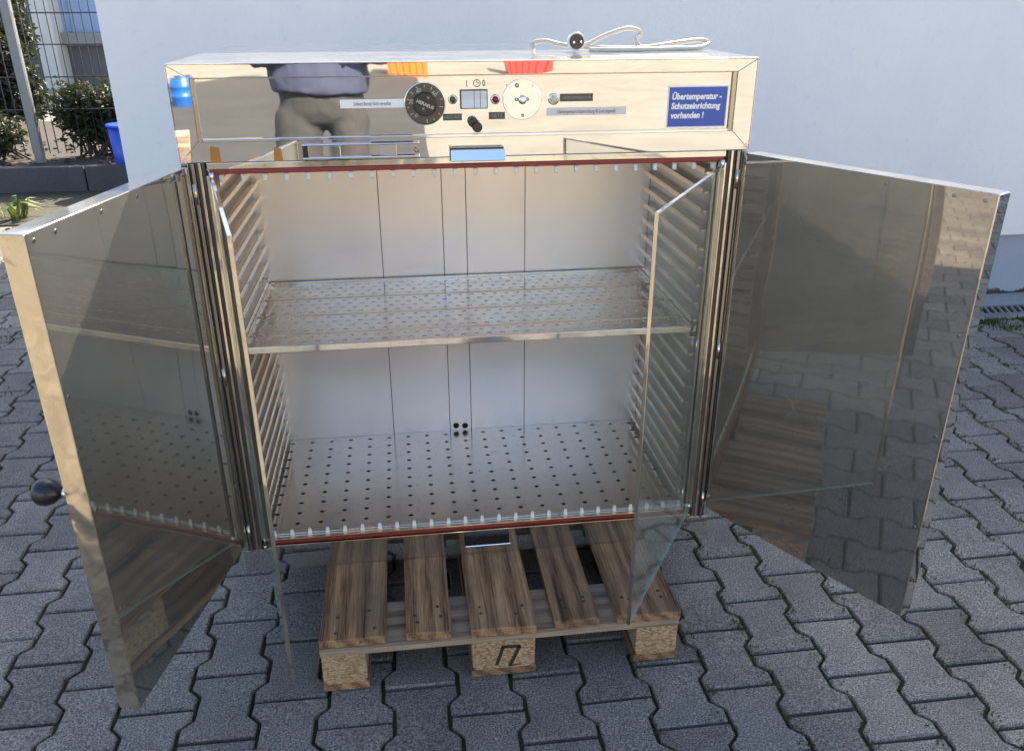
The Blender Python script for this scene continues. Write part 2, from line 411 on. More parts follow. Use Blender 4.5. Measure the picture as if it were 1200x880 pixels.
for k in range(6):
    mb = MB(); add_paver(mb, 0, 0); me, _ = mb.mesh('paver', 'paver', recentre=False); variants.append(me)
rest = MB()
def jit(): return random.uniform(-.0016, .0016), random.uniform(-.012, .012), random.uniform(-.012, .012), random.uniform(-.018, .018)
for i, (vis, area, cx, cy) in enumerate(cells):
    dz, tx, ty, rt = jit()
    if vis and i < 300:
        o = link('paver', variants[i % 6], (cx, cy, dz), pav); o.rotation_euler = (ty, -tx, rt)
    else: add_paver(rest, cx, cy, dz, tx, ty, rt)
rest.build('paver_rows', 'paver', pav, kind='stuff')
print('visible pavers', sum(c[0] for c in cells), 'all', len(cells))

# building with the pale rendered wall
bld = thing('rendered_building', ((WALL_X0+9)/2, 3.5, 0), label='pale blue rendered building wall with darker plinth behind the steel oven', cat='building')
box('wall', 'render_wall', bld, WALL_X0, 9, WALL_Y, 6.0, .312, WALL_H-.06, .004)
box('plinth', 'render_plinth', bld, WALL_X0+.012, 9, WALL_Y+.014, 6.0, -.03, .312)
box('coping', 'galvanised', bld, WALL_X0-.04, 9.04, WALL_Y-.04, 6.04, WALL_H-.06, WALL_H, .006)
mb = MB()
for k in range(9000):
    x = random.uniform(1.6, 5) if k % 3 else random.uniform(-1.25, 8); h = abs(random.gauss(0, .012))*(1+.8*math.sin(x*9)*math.sin(x*23)); l = random.uniform(.002, .007)
    mb.add([(x-l, WALL_Y+.0125, max(0, h-l)), (x+l, WALL_Y+.0125, max(0, h-l*.6)), (x+random.uniform(-l, l), WALL_Y+.009, h+l)], [(0, 1, 2)])
mb.build('splash_dirt', 'dirt_splash', bld, kind='stuff')
# drain channel and concrete strip along the wall
box('wall_strip', 'concrete', None, WALL_X0, 9, 1.892, WALL_Y+.02, -.03, -.003, .003, kind='structure')
dr = thing('drain_channel', (2.8, 1.83, 0), label='galvanised slotted drain channel along the foot of the wall', cat='drain')
mb = MB(); mb.box(-1.3, 9, 1.772, 1.784, -.03, .001); mb.box(-1.3, 9, 1.880, 1.892, -.03, .001); mb.build('frame', 'galvanised', dr, .0015)
box('channel_bed', 'void', dr, -1.3, 9, 1.784, 1.880, -.03, -.022)
sl = MB(); sl.prism([(-.010, -.047, -.012), (.002, -.047, -.012), (.036, .047, -.012), (.024, .047, -.012)], (0, 0, .011)); slm, _ = sl.mesh('grate_bar', 'galvanised', .001, 1, False)
x = 2.2
while x < 3.4: link('grate_bar', slm, (x, 1.832, 0), dr); x += .0345
mb = MB(); x = -1.28
while x < 8.9:
    if not 2.18 < x < 3.42: mb.prism([(x-.010, 1.785, -.012), (x+.002, 1.785, -.012), (x+.036, 1.879, -.012), (x+.024, 1.879, -.012)], (0, 0, .011))
    x += .0345
mb.build('grate_rows', 'galvanised', dr, kind='stuff')
# edge strip of concrete between pavers and drain
box('drain_bedding', 'concrete', None, WALL_X0, 9, 1.70, 1.771, -.03, -.004, .004, kind='structure')

box('verge', 'verge', None, -9, -1.32, 4.32, 5.415, -.03, -.006, kind='structure')
# raised bed behind on the left
kb = box('flower_bed', 'soil', None, -9, -1.32, 5.50, 8.6, -.03, .155, kind='structure')
for k in range(9):
    x1 = -1.9-.865*k + .10
    MB().box(x1-.855, x1, 5.42, 5.50, -.03, .19+random.uniform(-.004, .004)).build('kerb_stone', 'kerb_dark', kb, .008)
mb = MB()   # clods
for k in range(500):
    x, y = random.uniform(-5, -1.5), random.uniform(5.52, 7.2); r = random.uniform(.008, .035)
    mb.lathe((x, y, .150), (random.uniform(-.4, .4), random.uniform(-.4, .4), 1), [(-r*.3, r*.6), (r*.2, r), (r*.7, r*.55)], 6, False)
mb.build('soil_clods', 'soil', kb, kind='stuff')

# ---------------------------------------------------------------- vegetation
def leaves(mb, centre, rad, n, size, flat=.0):
    for _ in range(n):
        while True:
            d = Vector((random.uniform(-1, 1), random.uniform(-1, 1), random.uniform(-1, 1)))
            if .15 < d.length < 1: break
        P = Vector(centre) + Vector((d.x*rad[0], d.y*rad[1], d.z*rad[2]))
        a = Vector((random.gauss(0, 1), random.gauss(0, 1), random.gauss(0, .6))).normalized(); b = a.orthogonal().normalized()
        b = Matrix.Rotation(random.uniform(0, 6.3), 3, a) @ b; l = size*random.uniform(.6, 1.3); wd = l*.42; nn = a.cross(b)*l*.12
        mb.add([P-a*l*.5, P-a*l*.1+b*wd*.5+nn, P+a*l*.5, P-a*l*.1-b*wd*.5+nn], [(0, 1, 2), (0, 2, 3)])
def bush(name, base, h, wx, wy, stems, nl, size, mat, **tags):
    t_ = thing(name, base, **tags); sm_ = MB(); lm = MB(); b = Vector(base)
    for k in range(stems):
        top = b + Vector((random.uniform(-wx, wx)*.8, random.uniform(-wy, wy)*.8, h*random.uniform(.55, 1)))
        mid = (b+top)/2 + Vector((random.uniform(-.05, .05), random.uniform(-.05, .05), .05))
        st = b + Vector((random.uniform(-.5, .5)*wx, random.uniform(-.5, .5)*wy, -.02))
        sm_.tube(spline([st, mid, top], 4), [.012-.0009*i for i in range(9)], 5)
        for q in spline([st, mid, top], 4)[3:]:
            leaves(lm, q + Vector((random.uniform(-.06, .06), random.uniform(-.06, .06), random.uniform(-.03, .06))), (.13, .13, .11), nl//(stems*6), size)
    sm_.build('stem', 'bark', t_); lm.build('crown', mat, t_); return t_
bush('leafy_shrub', (-2.72, 6.15, .155), .56, .42, .24, 20, 4200, .062, 'leaf', label='dark leafy shrub in the raised bed, beside the blue bucket', cat='shrub')
bush('low_shrub', (-3.45, 6.0, .155), .34, .42, .2, 12, 1300, .06, 'leaf', label='low dark green shrub in the bed at the foot of the fence post', cat='shrub')
tr = thing('dark_evergreen', (-4.75, 9.0, 0), label='dark evergreen tree with a rounded crown behind the wire fence', cat='tree')
mb = MB(); mb.tube(spline([(-4.75, 9, -.03), (-4.73, 9, .8), (-4.76, 9, 1.9)], 5), [.10-.005*i for i in range(11)], 8); mb.build('trunk', 'bark', tr)
mb = MB()
for k in range(90):
    z = random.uniform(.2, 2.3); r = .52*(1-((z-1.1)/1.7)**2)**.5 if abs(z-1.1) < 1.7 else .2
    a = random.uniform(0, 6.28); leaves(mb, (-4.75+r*.75*math.cos(a), 9+r*.75*math.sin(a), z), (.22, .22, .24), 230, .10)
mb.build('crown', 'leaf_dark', tr)
def tuft(name, base, n, l, mat, spread, **tags):
    mb = MB(); b = Vector(base)
    for k in range(n):
        a = random.uniform(0, 6.28); s_ = random.uniform(.2, 1); d = Vector((math.cos(a), math.sin(a), 0)); q = d.orthogonal()
        q = Vector((-d.y, d.x, 0)); ll = l*random.uniform(.6, 1.2); st = b + d*spread*random.random()*.4; wd = ll*.07
        p1 = st + d*ll*.35*s_ + Vector((0, 0, ll*.6)); p2 = st + d*ll*.95*s_ + Vector((0, 0, ll*(.75-.4*s_)))
        mb.add([st-q*wd*.6, st+q*wd*.6, p1+q*wd, p2, p1-q*wd], [(0, 1, 2, 4), (4, 2, 3)])
    return mb.build(name, mat, None, **tags)
tuft('weed', (-2.86, 4.52, -.02), 26, .22, 'weed_leaf', .22, label='sunlit yellow green weed on the ground in front of the kerb', cat='weed')
tuft('weed', (-2.25, 5.38, -.02), 9, .08, 'weed_leaf', .05, label='tiny bright weed sprouting against the dark kerb stone', cat='weed')
mb = MB()
def moss_at(x, y, n, sp, l=.012):
    for _ in range(n):
        px_, py_ = random.gauss(x, sp), random.gauss(y, sp*.5); a = random.uniform(0, 3.14); dx, dy = math.cos(a)*l*.5, math.sin(a)*l*.5; h = l*random.uniform(.4, 1.3)
        mb.add([(px_-dx, py_-dy, -.003), (px_+dx, py_+dy, -.003), (px_+random.uniform(-.5, .5)*l, py_+random.uniform(-.5, .5)*l, h)], [(0, 1, 2)])
for x, y, n, sp in ((2.46, 1.66, 220, .05), (2.62, 1.60, 120, .05), (2.95, 1.52, 420, .08), (3.1, 1.45, 300, .08), (-1.95, 1.45, 500, .09), (-1.75, 1.18, 250, .05), (-2.1, 2.1, 300, .1)):
    moss_at(x, y, n, sp)
for k in range(9000):   # thin moss along the drain edge and in joints
    x = random.uniform(-1, 5); mb_x = x
    ci = random.randint(-14, 22); xb = .75+PXW*ci
    if k % 3: moss_at(.75+PXW*random.randint(-3, 16)+random.uniform(-.014, .014), random.uniform(-.8, 1.6), 2, .003, .006)
    else: moss_at(x, 1.69, 2, .02, .010)
mb.build('moss', 'moss', None, kind='stuff')

# ---------------------------------------------------------------- wire fence
FY = 5.9
fe = thing('wire_fence', (-3.2, FY, .15), label='grey welded wire mesh fence with a square post above the raised bed', cat='fence')
p0, p1 = PY(5, 0, FY-.05), PY(37, 160, FY-.05)
for xx in (p0.x, p0.x-2.5): box('post', 'galvanised', fe, xx-.033, xx+.033, FY-.085, FY-.02, .10, 1.95, .004)
vw = MB(); vw.tube([(0, 0, .22), (0, 0, 1.9)], .0042, 5); vwm, _ = vw.mesh('wire', 'wire_grey', recentre=False)
hw = MB(); hw.tube([(-6, 0, 0), (-1.34, 0, 0)], .0055, 5); hwm, _ = hw.mesh('wire', 'wire_grey', recentre=False)
xw = PY(52, 10, FY).x
for k in range(-38, 9): link('wire', vwm, (xw+.066*k, FY+.004, 0), fe)
for v_ in (15, 52, 90, 128): link('wire', hwm, (0, FY-.004, PY(100, v_, FY).z), fe)
for k in range(1, 3): link('wire', hwm, (0, FY-.004, PY(100, 15, FY).z+.245*k), fe)

# blue bucket in the bed by the wall corner
bk = thing('bucket', (-2.36, 5.62, .155), label='blue plastic bucket standing in the raised bed by the wall corner', cat='bucket')
MB().lathe((-2.36, 5.62, .15), (.03, 0, 1), [(0, .105), (.02, .11), (.31, .135)], 20).build('body', 'bucket_blue', bk)
MB().lathe((-2.36, 5.62, .15), (.03, 0, 1), [(.312, .136), (.312, .146), (.33, .146), (.333, .128)], 20).build('rim', 'bucket_blue', bk)
MB().tube([(-2.36+.146*math.cos(a), 5.62+.01, .44-.09*math.sin(a)) for a in [i*math.pi/10 for i in range(11)]], .004, 5).build('handle', 'wire_grey', bk)

# warehouse beyond the fence
BY = 15.0
wh = thing('warehouse', (-7.5, BY+2, 0), label='far warehouse with blue upper cladding, grey ledge and pale pillar beyond the fence', cat='building')
xl, xr = PY(58, 20, BY).x, PY(160, 20, BY).x+1.5
zl, zl2 = PY(100, 38, BY).z, PY(100, 53, BY).z
box('lower_wall', 'grey_wall', wh, xl-6, xr, BY, BY+5, -.03, zl2)
box('ledge', 'ledge_grey', wh, xl, xr, BY-.22, BY+5, zl2, zl, .01)
k = 0; x = xl
while x < xr-.01:
    x2 = min(x+.34, xr); box('cladding_panel', 'blue_panel', wh, x, x2-.012, BY-.02*(k % 2), BY+4.9, zl, 4.6); x = x2; k += 1
box('pillar', 'pale_wall', wh, PY(41, 40, BY-.5).x, PY(63, 40, BY-.5).x, BY-.5, BY+.02, -.03, 4.6, .01)
box('side_wall', 'grey_wall', wh, xl-6, PY(41, 40, BY-.5).x, BY-.02, BY+4.9, zl2, 4.6)
box('roof', 'galvanised', wh, xl-6.2, xr+.2, BY-.6, BY+5.2, 4.6, 4.75)

mb = MB()
for k in range(150):
    x = random.uniform(-70, 60); y = 48+random.uniform(-4, 4); leaves(mb, (x, y, random.uniform(.5, 3.5)), (2.6, 1.6, 2.2), 60, .9)
mb.build('far_wood', 'leaf', None, kind='stuff')
# far side of the yard behind the photographer (seen only in the polished steel)
ob = thing('cream_building', (2, -27, 0), label='long cream rendered building with dark windows across the yard', cat='building')
box('wall', 'cream_wall', ob, -16, 20, -33, -27, -.03, 5.2)
for k in range(9):
    wn = box('window', 'window_dark', ob, -14+3.8*k, -12.2+3.8*k, -27.02, -26.96, 1.2, 2.8); box('sill', 'pale_wall', wn, -14.1+3.8*k, -12.1+3.8*k, -27.0, -26.85, 1.12, 1.2)
MB().prism([(-16.3, -26.6, 5.2), (-16.3, -33.4, 5.2), (-16.3, -30, 7)], (36.6, 0, 0)).build('roof', 'roof_brown', ob)

# ================================================================ EURO PALLET
XP, YP = -.3818, -.2719
pal = thing('wooden_pallet', (XP+.4, YP+.6, 0), label='worn wooden four-way pallet under the open steel oven', cat='pallet')
def board(name, x0, x1, y0, y1, z0, z1, mat, parent, waney=0, rough_end=0):
    """sawn board with slightly uneven edges; runs along y"""
    nx, ny = 4, 9
    top = []
    for j in range(ny+1):
        for i in range(nx+1):
            x = x0+(x1-x0)*i/nx; y = y0+(y1-y0)*j/ny
            if i == 0: x += random.uniform(-.0012, .0012) + waney*math.sin(j*1.3)
            if i == nx: x += random.uniform(-.0012, .0012)
            if j == 0: y += random.uniform(-rough_end, rough_end*.4)
            top.append((x, y))
    n = len(top); zt = [z1 + random.uniform(-.0012, .0004) for _ in top]
    vs = [(x, y, zt[i]) for i, (x, y) in enumerate(top)] + [(x, y, z0) for x, y in top]
    W_ = nx+1; fs = []
    for j in range(ny):
        for i in range(nx):
            a = j*W_+i; fs += [(a, a+1, a+1+W_, a+W_), (n+a, n+a+W_, n+a+1+W_, n+a+1)]
    for j in range(ny):
        a = j*W_; fs.append((a, a+W_, n+a+W_, n+a)); a = j*W_+nx; fs.append((a+W_, a, n+a, n+a+W_))
    for i in range(nx): fs.append((i+1, i, n+i, n+i+1)); a = ny*W_+i; fs.append((a, a+1, n+a+1, n+a))
    return MB().add(vs, fs).build(name, mat, parent, .0022, 1)
nailm, _ = MB().lathe((0, 0, -.004), (0, 0, 1), [(0, .0042), (.0043, .0042), (.005, .002)], 8).mesh('nail', 'nail', recentre=False)
for k, (a, b) in enumerate(((0, .145), (.1863, .2863), (.3275, .4725), (.5138, .6138), (.655, .8))):
    bd = board('deck_board', XP+a, XP+b, YP+random.uniform(-.004, .005), YP+1.2, .122, .144, 'wood_board', pal, .003 if k == 0 else 0, .004)
    for yy in (.035, .075) if b-a > .12 else (.045, .07):
        for q in ((.22, .78) if b-a > .12 else (.25, .75)):
            link('nail', nailm, (XP+a+(b-a)*(q+random.uniform(-.06, .06)), YP+yy+random.uniform(-.012, .02), .1435), bd)
for yy in (0, .5275, 1.055): MB().box(XP, XP+.8, YP+yy+.003, YP+yy+.145, .100, .1218).build('stringer_board', 'wood_cross', pal, .002, 1)
for xi, (a, b) in enumerate(((0, .1), (.3275, .4725), (.7, .8))):
    MB().box(XP+a, XP+b, YP+.006, YP+1.195, 0.001, .022).build('bottom_board', 'wood_board', pal, .002, 1)
    for yi, yy in enumerate((.004, .5275, 1.053)):
        x0, x1, y0, y1 = XP+a+.002, XP+b-.002, YP+yy, YP+yy+.143; c = .011
        pts = [(x0+c, y0, .0222), (x1-c, y0, .0222), (x1-c*.3, y0, .0222+c*.3), (x1, y0, .0222+c), (x1, y0, .0998), (x0, y0, .0998), (x0, y0, .0222+c), (x0+c*.3, y0, .0222+c*.3)]
        bl = MB().prism(pts, (0, .143, 0)).build('block', 'chipboard', pal, .003, 2)
        if xi == 1 and yi == 0:   # burnt mark
            mk = MB()
            def stroke(p, q, w_):
                a_, b_ = Vector((p[0], 0, p[1])), Vector((q[0], 0, q[1])); d = (b_-a_).normalized(); n_ = Vector((-d.z, 0, d.x))*w_
                mk.prism([a_-n_-d*w_*.6, a_+n_-d*w_*.6, b_+n_+d*w_*.6, b_-n_+d*w_*.6], (0, .0006, 0))
            S = lambda u, v: ((lambda P: (P.x, P.z))(PY(560+u/14.67, 740+v/14.67, YP+.003)))
            for p_, q_, ww in (((330, 560), (430, 275), .0040), ((430, 265), (715, 245), .0044), ((715, 255), (555, 575), .0042), ((555, 580), (740, 550), .0016)): stroke(S(*p_), S(*q_), ww)
            for q in mk.v: q.y += YP+.0034
            mk.build('burnt_mark', 'brand', bl)

# ================================================================ OVEN
B, W, D, H = .1445, .5705, .66, 1.287
HB = 1.107              # underside of the control header
OX, OZ0, OZ1 = .522, .212, 1.088      # opening
IX, IY, IZ = .512, .485, .235
XL, XR = -.528, .510
ov = thing('drying_oven', (0, .33, B), label='polished steel laboratory drying oven with both doors wide open on a pallet', cat='oven')
# outer casing
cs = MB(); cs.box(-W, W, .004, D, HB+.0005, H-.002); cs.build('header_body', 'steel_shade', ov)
box('top_panel', 'steel_top', ov, -W, W, -.001, D, H-.002, H, .0008)
for s in (-1, 1): box('side_panel', 'steel_front', ov, min(s*W, s*(W-.034)), max(s*W, s*(W-.034)), .010, D-.001, B, HB, .0015)
box('back_panel', 'steel_front', ov, -W+.051, W-.051, IY+.02, D-.001, B, HB)
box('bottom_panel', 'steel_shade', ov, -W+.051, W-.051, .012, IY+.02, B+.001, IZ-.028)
# header front frame, mitred
PX0, PX1, PZ0, PZ1 = -.527, .527, 1.146, 1.261
def bar(pts): MB().prism([(x, 0, z) for x, z in pts], (0, .010, 0)).build('header_frame', 'steel_front', ov, .0008, 1)
g = .0004
bar([(-W, H-.002), (W, H-.002), (PX1+.004, PZ1), (PX0-.004, PZ1)])
bar([(-W, HB), (W, HB), (PX1+.004, PZ0), (PX0-.004, PZ0)])
bar([(-W+g, HB+g), (PX0-.004, PZ0+g), (PX0-.004, PZ1-g), (-W+g, H-.003)])
bar([(W-g, HB+g), (PX1+.004, PZ0+g), (PX1+.004, PZ1-g), (W-g, H-.003)])
for s in (-1, 1): box('header_cheek', 'steel_front', ov, min(s*W, s*(W+.0008)), max(s*W, s*(W+.0008)), 0, D, HB, H-.002)
cp = box('control_panel', 'steel_front', ov, PX0, PX1, .0035, .0065, PZ0+.004, PZ1-.002)
box('bezel', 'steel_shade', cp, PX0-.002, PX0+.004, -.001, .0034, PZ0, PZ1-.001); box('bezel', 'steel_shade', cp, PX1-.006, PX1+.002, -.001, .0034, PZ0, PZ1-.001)
box('bezel_rail', 'chrome', cp, PX0+.005, PX1-.007, -.003, .0034, PZ0-.001, PZ0+.005, .001)
YC = .0034
def hx(u, v): return PY(u, v, 0)
# temperature dial
P = hx(498, 122); dl = MB().lathe((P.x, YC, P.z), (0, -1, 0), [(0, .0385), (.006, .0385), (.0075, .0365)], 36).build('dial', 'dial_brown', cp)
MB().lathe((P.x, YC-.0074, P.z), (0, -1, 0), [(0, .0225), (.009, .0218), (.010, .0205)], 32).build('dial_cap', 'black_plastic', dl)
MB().lathe((P.x, YC, P.z), (0, -1, 0), [(0, .0402), (.003, .0402), (.0032, .0388)], 36).build('dial_ring', 'chrome', dl)
mb = MB()
for k in range(13):
    a = R_(215-25*k); r0, r1 = .0285 if k % 3 == 0 else .031, .0355; d = Vector((math.cos(a), 0, math.sin(a))); n_ = Vector((-d.z, 0, d.x))*.0006; c_ = Vector((P.x, YC-.0079, P.z))
    mb.add([c_+d*r0-n_, c_+d*r0+n_, c_+d*r1+n_, c_+d*r1-n_], [(0, 1, 2, 3)])
mb.build('dial_marks', 'dial_mark', dl)
for s_, a in (('20', 170), ('40', 115), ('60', 45), ('0', 230)): text('dial_number', s_, .0105, (P.x+.0262*math.cos(R_(a)), YC-.0080, P.z+.0262*math.sin(R_(a))), 'dial_mark', dl, 'CENTER', R_(a-90))
text('dial_logo', 'HERAEUS', .0085, (P.x, YC-.0178, P.z), 'dial_mark', dl, 'CENTER', R_(-24), bold=.0002)
for q in ((.006, .010), (-.004, -.010)): text('dial_logo', '*', .012, (P.x+q[0], YC-.0178, P.z+q[1]), 'dial_mark', dl, 'CENTER')
# rocker switches
a, b = hx(539, 105.5), hx(571.5, 127.5); sw = box('switch_block', 'black_plastic', cp, a.x, b.x, -.003, YC, b.z, a.z, .001)
x = a.x+.0016
for fr_ in (.50, .24, .26):
    wd = (b.x-a.x-.0032)*fr_; MB().prism([(x+.0004, -.003, b.z+.0018), (x+.0004, -.003, a.z-.0018), (x+.0004, -.0065, a.z-.002), (x+.0004, -.0045, (a.z+b.z)/2), (x+.0004, -.0075, b.z+.002)], (wd-.0008, 0, 0)).build('rocker', 'white_plastic', sw, .0005, 1); x += wd
q = hx(547, 98.5); box('switch_symbol', 'ink', cp, q.x-.0007, q.x+.0007, YC-.0006, YC-.0002, q.z-.006, q.z+.006)
q = hx(559, 98); mb = MB()
for i in range(20):
    a0, a1 = i*math.pi/10, (i+1)*math.pi/10
    mb.add([(q.x+r*math.cos(a_), YC-.0005, q.z+r*math.sin(a_)) for r, a_ in ((.0058, a0), (.0072, a0), (.0072, a1), (.0058, a1))], [(0, 1, 2, 3)])
mb.box(q.x-.0006, q.x+.0006, YC-.0006, YC-.0002, q.z, q.z+.005); mb.box(q.x, q.x+.0038, YC-.0006, YC-.0002, q.z-.0006, q.z+.0006); mb.build('switch_symbol', 'ink', cp)
q = hx(567, 98.3); text('switch_symbol', '0', .017, (q.x, YC-.0005, q.z), 'ink', cp, 'CENTER', bold=.0002, sx=.7)
# lamps and knobs
def lamp(u, v, r, mat, ring='chrome'):
    q = hx(u, v); o = MB().lathe((q.x, YC, q.z), (0, -1, 0), [(0, r*1.45), (.002, r*1.45), (.003, r*1.1)], 20).build('lamp_ring', ring, cp)
    MB().lathe((q.x, YC-.003, q.z), (0, -1, 0), [(0, r), (.004, r), (.0065, r*.7), (.0072, r*.2)], 20).build('lamp_lens', mat, o); return q
q = lamp(530.5, 117, .0062, 'plate_dark'); lamp(580.5, 116.8, .0064, 'lamp_red'); lamp(649, 116.5, .0078, 'lamp_clear')
for (u, v), ln in (((554, 143), .012), ((558.5, 148), .022)):
    q = hx(u, v); MB().lathe((q.x, YC, q.z), (0, -1, 0), [(0, .004), (.004, .004), (.005, .0098), (ln, .0098), (ln+.002, .008)], 20).build('fuse_knob', 'black_plastic', cp)
# protection disc
q = hx(612, 117); ds = MB().lathe((q.x, YC, q.z), (0, -1, 0), [(0, .0385), (.0016, .0385), (.0022, .0378)], 40, False).build('cover_disc', 'chrome', cp)
MB().lathe((q.x, YC-.0022, q.z), (0, -1, 0), [(0, .0085), (.006, .0085), (.008, .0065), (.0085, .003)], 20).build('hub', 'chrome', ds)
for dx, dz, r in ((-.0115, .0005, .0034), (.0105, .0005, .0034), (-.0105, .0265, .0042), (.021, .026, .002), (-.029, .026, .002), (.001, -.030, .003)): MB().lathe((q.x+dx, YC-.0022, q.z+dz), (0, -1, 0), [(0, r), (.003, r), (.004, r*.6)], 12).build('screw', 'steel_shade' if r > .0025 else 'chrome', ds)
# lettered plates
def plate(u0, v0, u1, v1, mat, s_, size, tm, sx=1, align='CENTER'):
    a, b = hx(u0, v0), hx(u1, v1); o = box('name_plate', mat, cp, a.x, b.x, YC-.0008, YC-.0001, b.z, a.z)
    text('lettering', s_, size, ((a.x+b.x)/2, YC-.0011, (a.z+b.z)/2-.0004), tm, o, align, sx=sx); return o
plate(656.5, 110.5, 695, 119, 'plate_dark', 'ÜBERTEMPERATUR', .0085, 'plate_text', .80)
plate(519, 134, 541.5, 141.5, 'plate_dark', 'HEIZUNG', .0085, 'plate_text', .85)
plate(573, 132, 592, 140, 'plate_dark', 'NETZ', .0095, 'plate_text', .9)
plate(398, 117.6, 474.5, 126.3, 'sign_white', 'Sollwert Betrieb Nicht verstellbar', .0105, 'ink', .50)
plate(641, 127, 734, 134.5, 'plug_rim', 'Übertemperaturschutzeinrichtung 40 Grad eingestellt', .0105, 'ink', .52)
a, b = hx(784.3, 101.5), hx(850, 149); sg = box('warning_sign', 'sign_white', cp, a.x, b.x, YC-.0012, YC-.0001, b.z, a.z)
box('sign_field', 'sign_blue', sg, a.x+.0022, b.x-.0022, YC-.0020, YC-.0012, b.z+.0022, a.z-.0022)
for k, s_ in enumerate(('Übertemperatur -', 'Schutzeinrichtung', 'vorhanden !')): text('lettering', s_, .0165, (a.x+.0075, YC-.0024, a.z-.0205-.0182*k), 'sign_white', sg, 'LEFT', shear=.12, bold=.0007, sx=.86)
# lower strip: thermometer bar and catches
a, b = hx(354, 169), hx(492, 184)
th = box('thermometer_holder', 'chrome', ov, a.x, b.x, -.012, -.0005, b.z, b.z+.005, .0012)
box('upper_rail', 'chrome', th, a.x, b.x, -.012, -.0005, a.z-.003, a.z, .001)
box('backing', 'steel_front', th, a.x+.002, b.x-.002, -.004, -.0005, b.z+.005, a.z-.003)
box('stop', 'black_plastic', th, a.x+.001, a.x+.011, -.011, -.004, b.z+.005, a.z-.0031)
MB().lathe((b.x-.006, -.004, (a.z+b.z)/2), (0, -1, 0), [(0, .005), (.007, .005), (.008, .003)], 14).build('screw', 'steel_shade', th)
for k in (.18, .66): box('clip', 'chrome', th, a.x+(b.x-a.x)*k, a.x+(b.x-a.x)*(k+.14), -.009, -.004, b.z+.0055, a.z-.0036, .0006)
for (u0, v0, u1, v1) in ((527, 172.5, 589.5, 187), (544, 624, 596, 633)):
    yy = -.0005; a, b = hx(u0, v0), hx(u1, v1)
    low = v0 > 400
    ct = box('door_catch', 'black_plastic', ov, a.x, b.x, -.016, yy, b.z, a.z, .0012); MB().prism([(a.x+.001, -.0175 if low else -.0235, b.z+.002), (a.x+.001, -.0162, b.z+.0045), (a.x+.001, -.0162, b.z+.0015)] if low else [(a.x+.001, -.0235, b.z+.002), (a.x+.001, -.0162, a.z-.003), (a.x+.001, -.0162, b.z+.0015)], (b.x-a.x+.002, 0, 0)).build('catch_plate', 'chrome', ct, .0006, 1)
for (u0, v0, u1, v1) in ((244, 172, 259, 193.5), (319, 173, 331, 192)):  # two small orange-brown patches on the lower header bar
    a, b = hx(u0, v0), hx(u1, v1); MB().prism([(a.x, -.0006, b.z), (b.x+.002, -.0006, b.z+.001), (b.x, -.0006, a.z-.002), (a.x+.003, -.0006, a.z)], (0, .0004, 0)).build('brown_patch', 'patch_brown', ov)
# plinth and front frame of the opening
box('plinth', 'steel_front', ov, -W, W, -.0005, .012, B, .204, .001)
box('sill', 'steel_edge', ov, -OX, OX, -.004, .012, .2045, .2145, .001)
box('lintel', 'steel_edge', ov, -OX, OX, -.003, .010, OZ1+.006, HB-.0005, .001)
gk = box('gasket', 'gasket_red', ov, -OX+.004, OX-.004, -.0055, .008, OZ1-.003, OZ1+.0055, .0015)
gk = box('gasket', 'gasket_red', ov, -OX+.004, OX-.004, -.0055, .008, .2195, .2265, .0015)
box('inner_sill', 'steel_edge', ov, -OX+.006, OX-.006, -.002, .014, .2268, .2300, .0006)
for s in (-1, 1):
    def vb(name, mat, xa, xb, ya, yb, z0=.2046, z1=HB-.0006): box(name, mat, ov, min(s*xa, s*xb), max(s*xa, s*xb), ya, yb, z0, z1, .0008)
    vb('jamb_strip', 'steel_front', .5575, W, -.001, .0099)
    vb('jamb_seal', 'rubber', .5515, .5573, .001, .0099)
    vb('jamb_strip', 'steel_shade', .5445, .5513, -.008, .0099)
    vb('jamb_seal', 'rubber', .5385, .5443, -.001, .0099)
    vb('jamb_strip', 'steel_edge', .5330, .5383, -.004, .0099)
    vb('jamb_seal', 'rubber', .5265, .5328, -.001, .0099)
    vb('jamb_strip', 'steel_edge', .5180, .5263, .000, .030, .2301, OZ1-.0065)
    for z in (.26, .66, 1.05): MB().lathe((s*.549, -.0085, z-.022), (0, 0, 1), [(0, .0036), (.040, .0036)], 10).build('hinge', 'steel_edge', ov)
# chamber lining
ln = box('chamber_ceiling', 'steel_inside', ov, XL-.002, XR+.002, .010, IY, OZ1+.002, OZ1+.006)
for s in (-1, 1): box('chamber_side', 'steel_inside', ov, XL-.006 if s < 0 else XR, XL if s < 0 else XR+.006, .031, IY, IZ-.02, OZ1+.0015)
cols = [XL] + [PY(u, 280, IY).x for u in (446.5, 519.5, 547, 615)] + [XR]
for k in range(5): box('chamber_back', 'steel_inside', ov, cols[k]+.0008, cols[k+1]-.0008, IY-.0002*(k % 2), IY+.006, IZ-.02, OZ1+.0015, .0006)
box('seam_backing', 'void', ov, XL, XR, IY+.0065, IY+.012, IZ-.02, OZ1)
for u in (534.5, 545): q = PY(u, 498.5, IY); MB().lathe((q.x, IY-.0006, q.z), (0, -1, 0), [(0, .0088), (.0008, .0088), (.001, .007)], 18).build('vent_hole', 'void', ov)
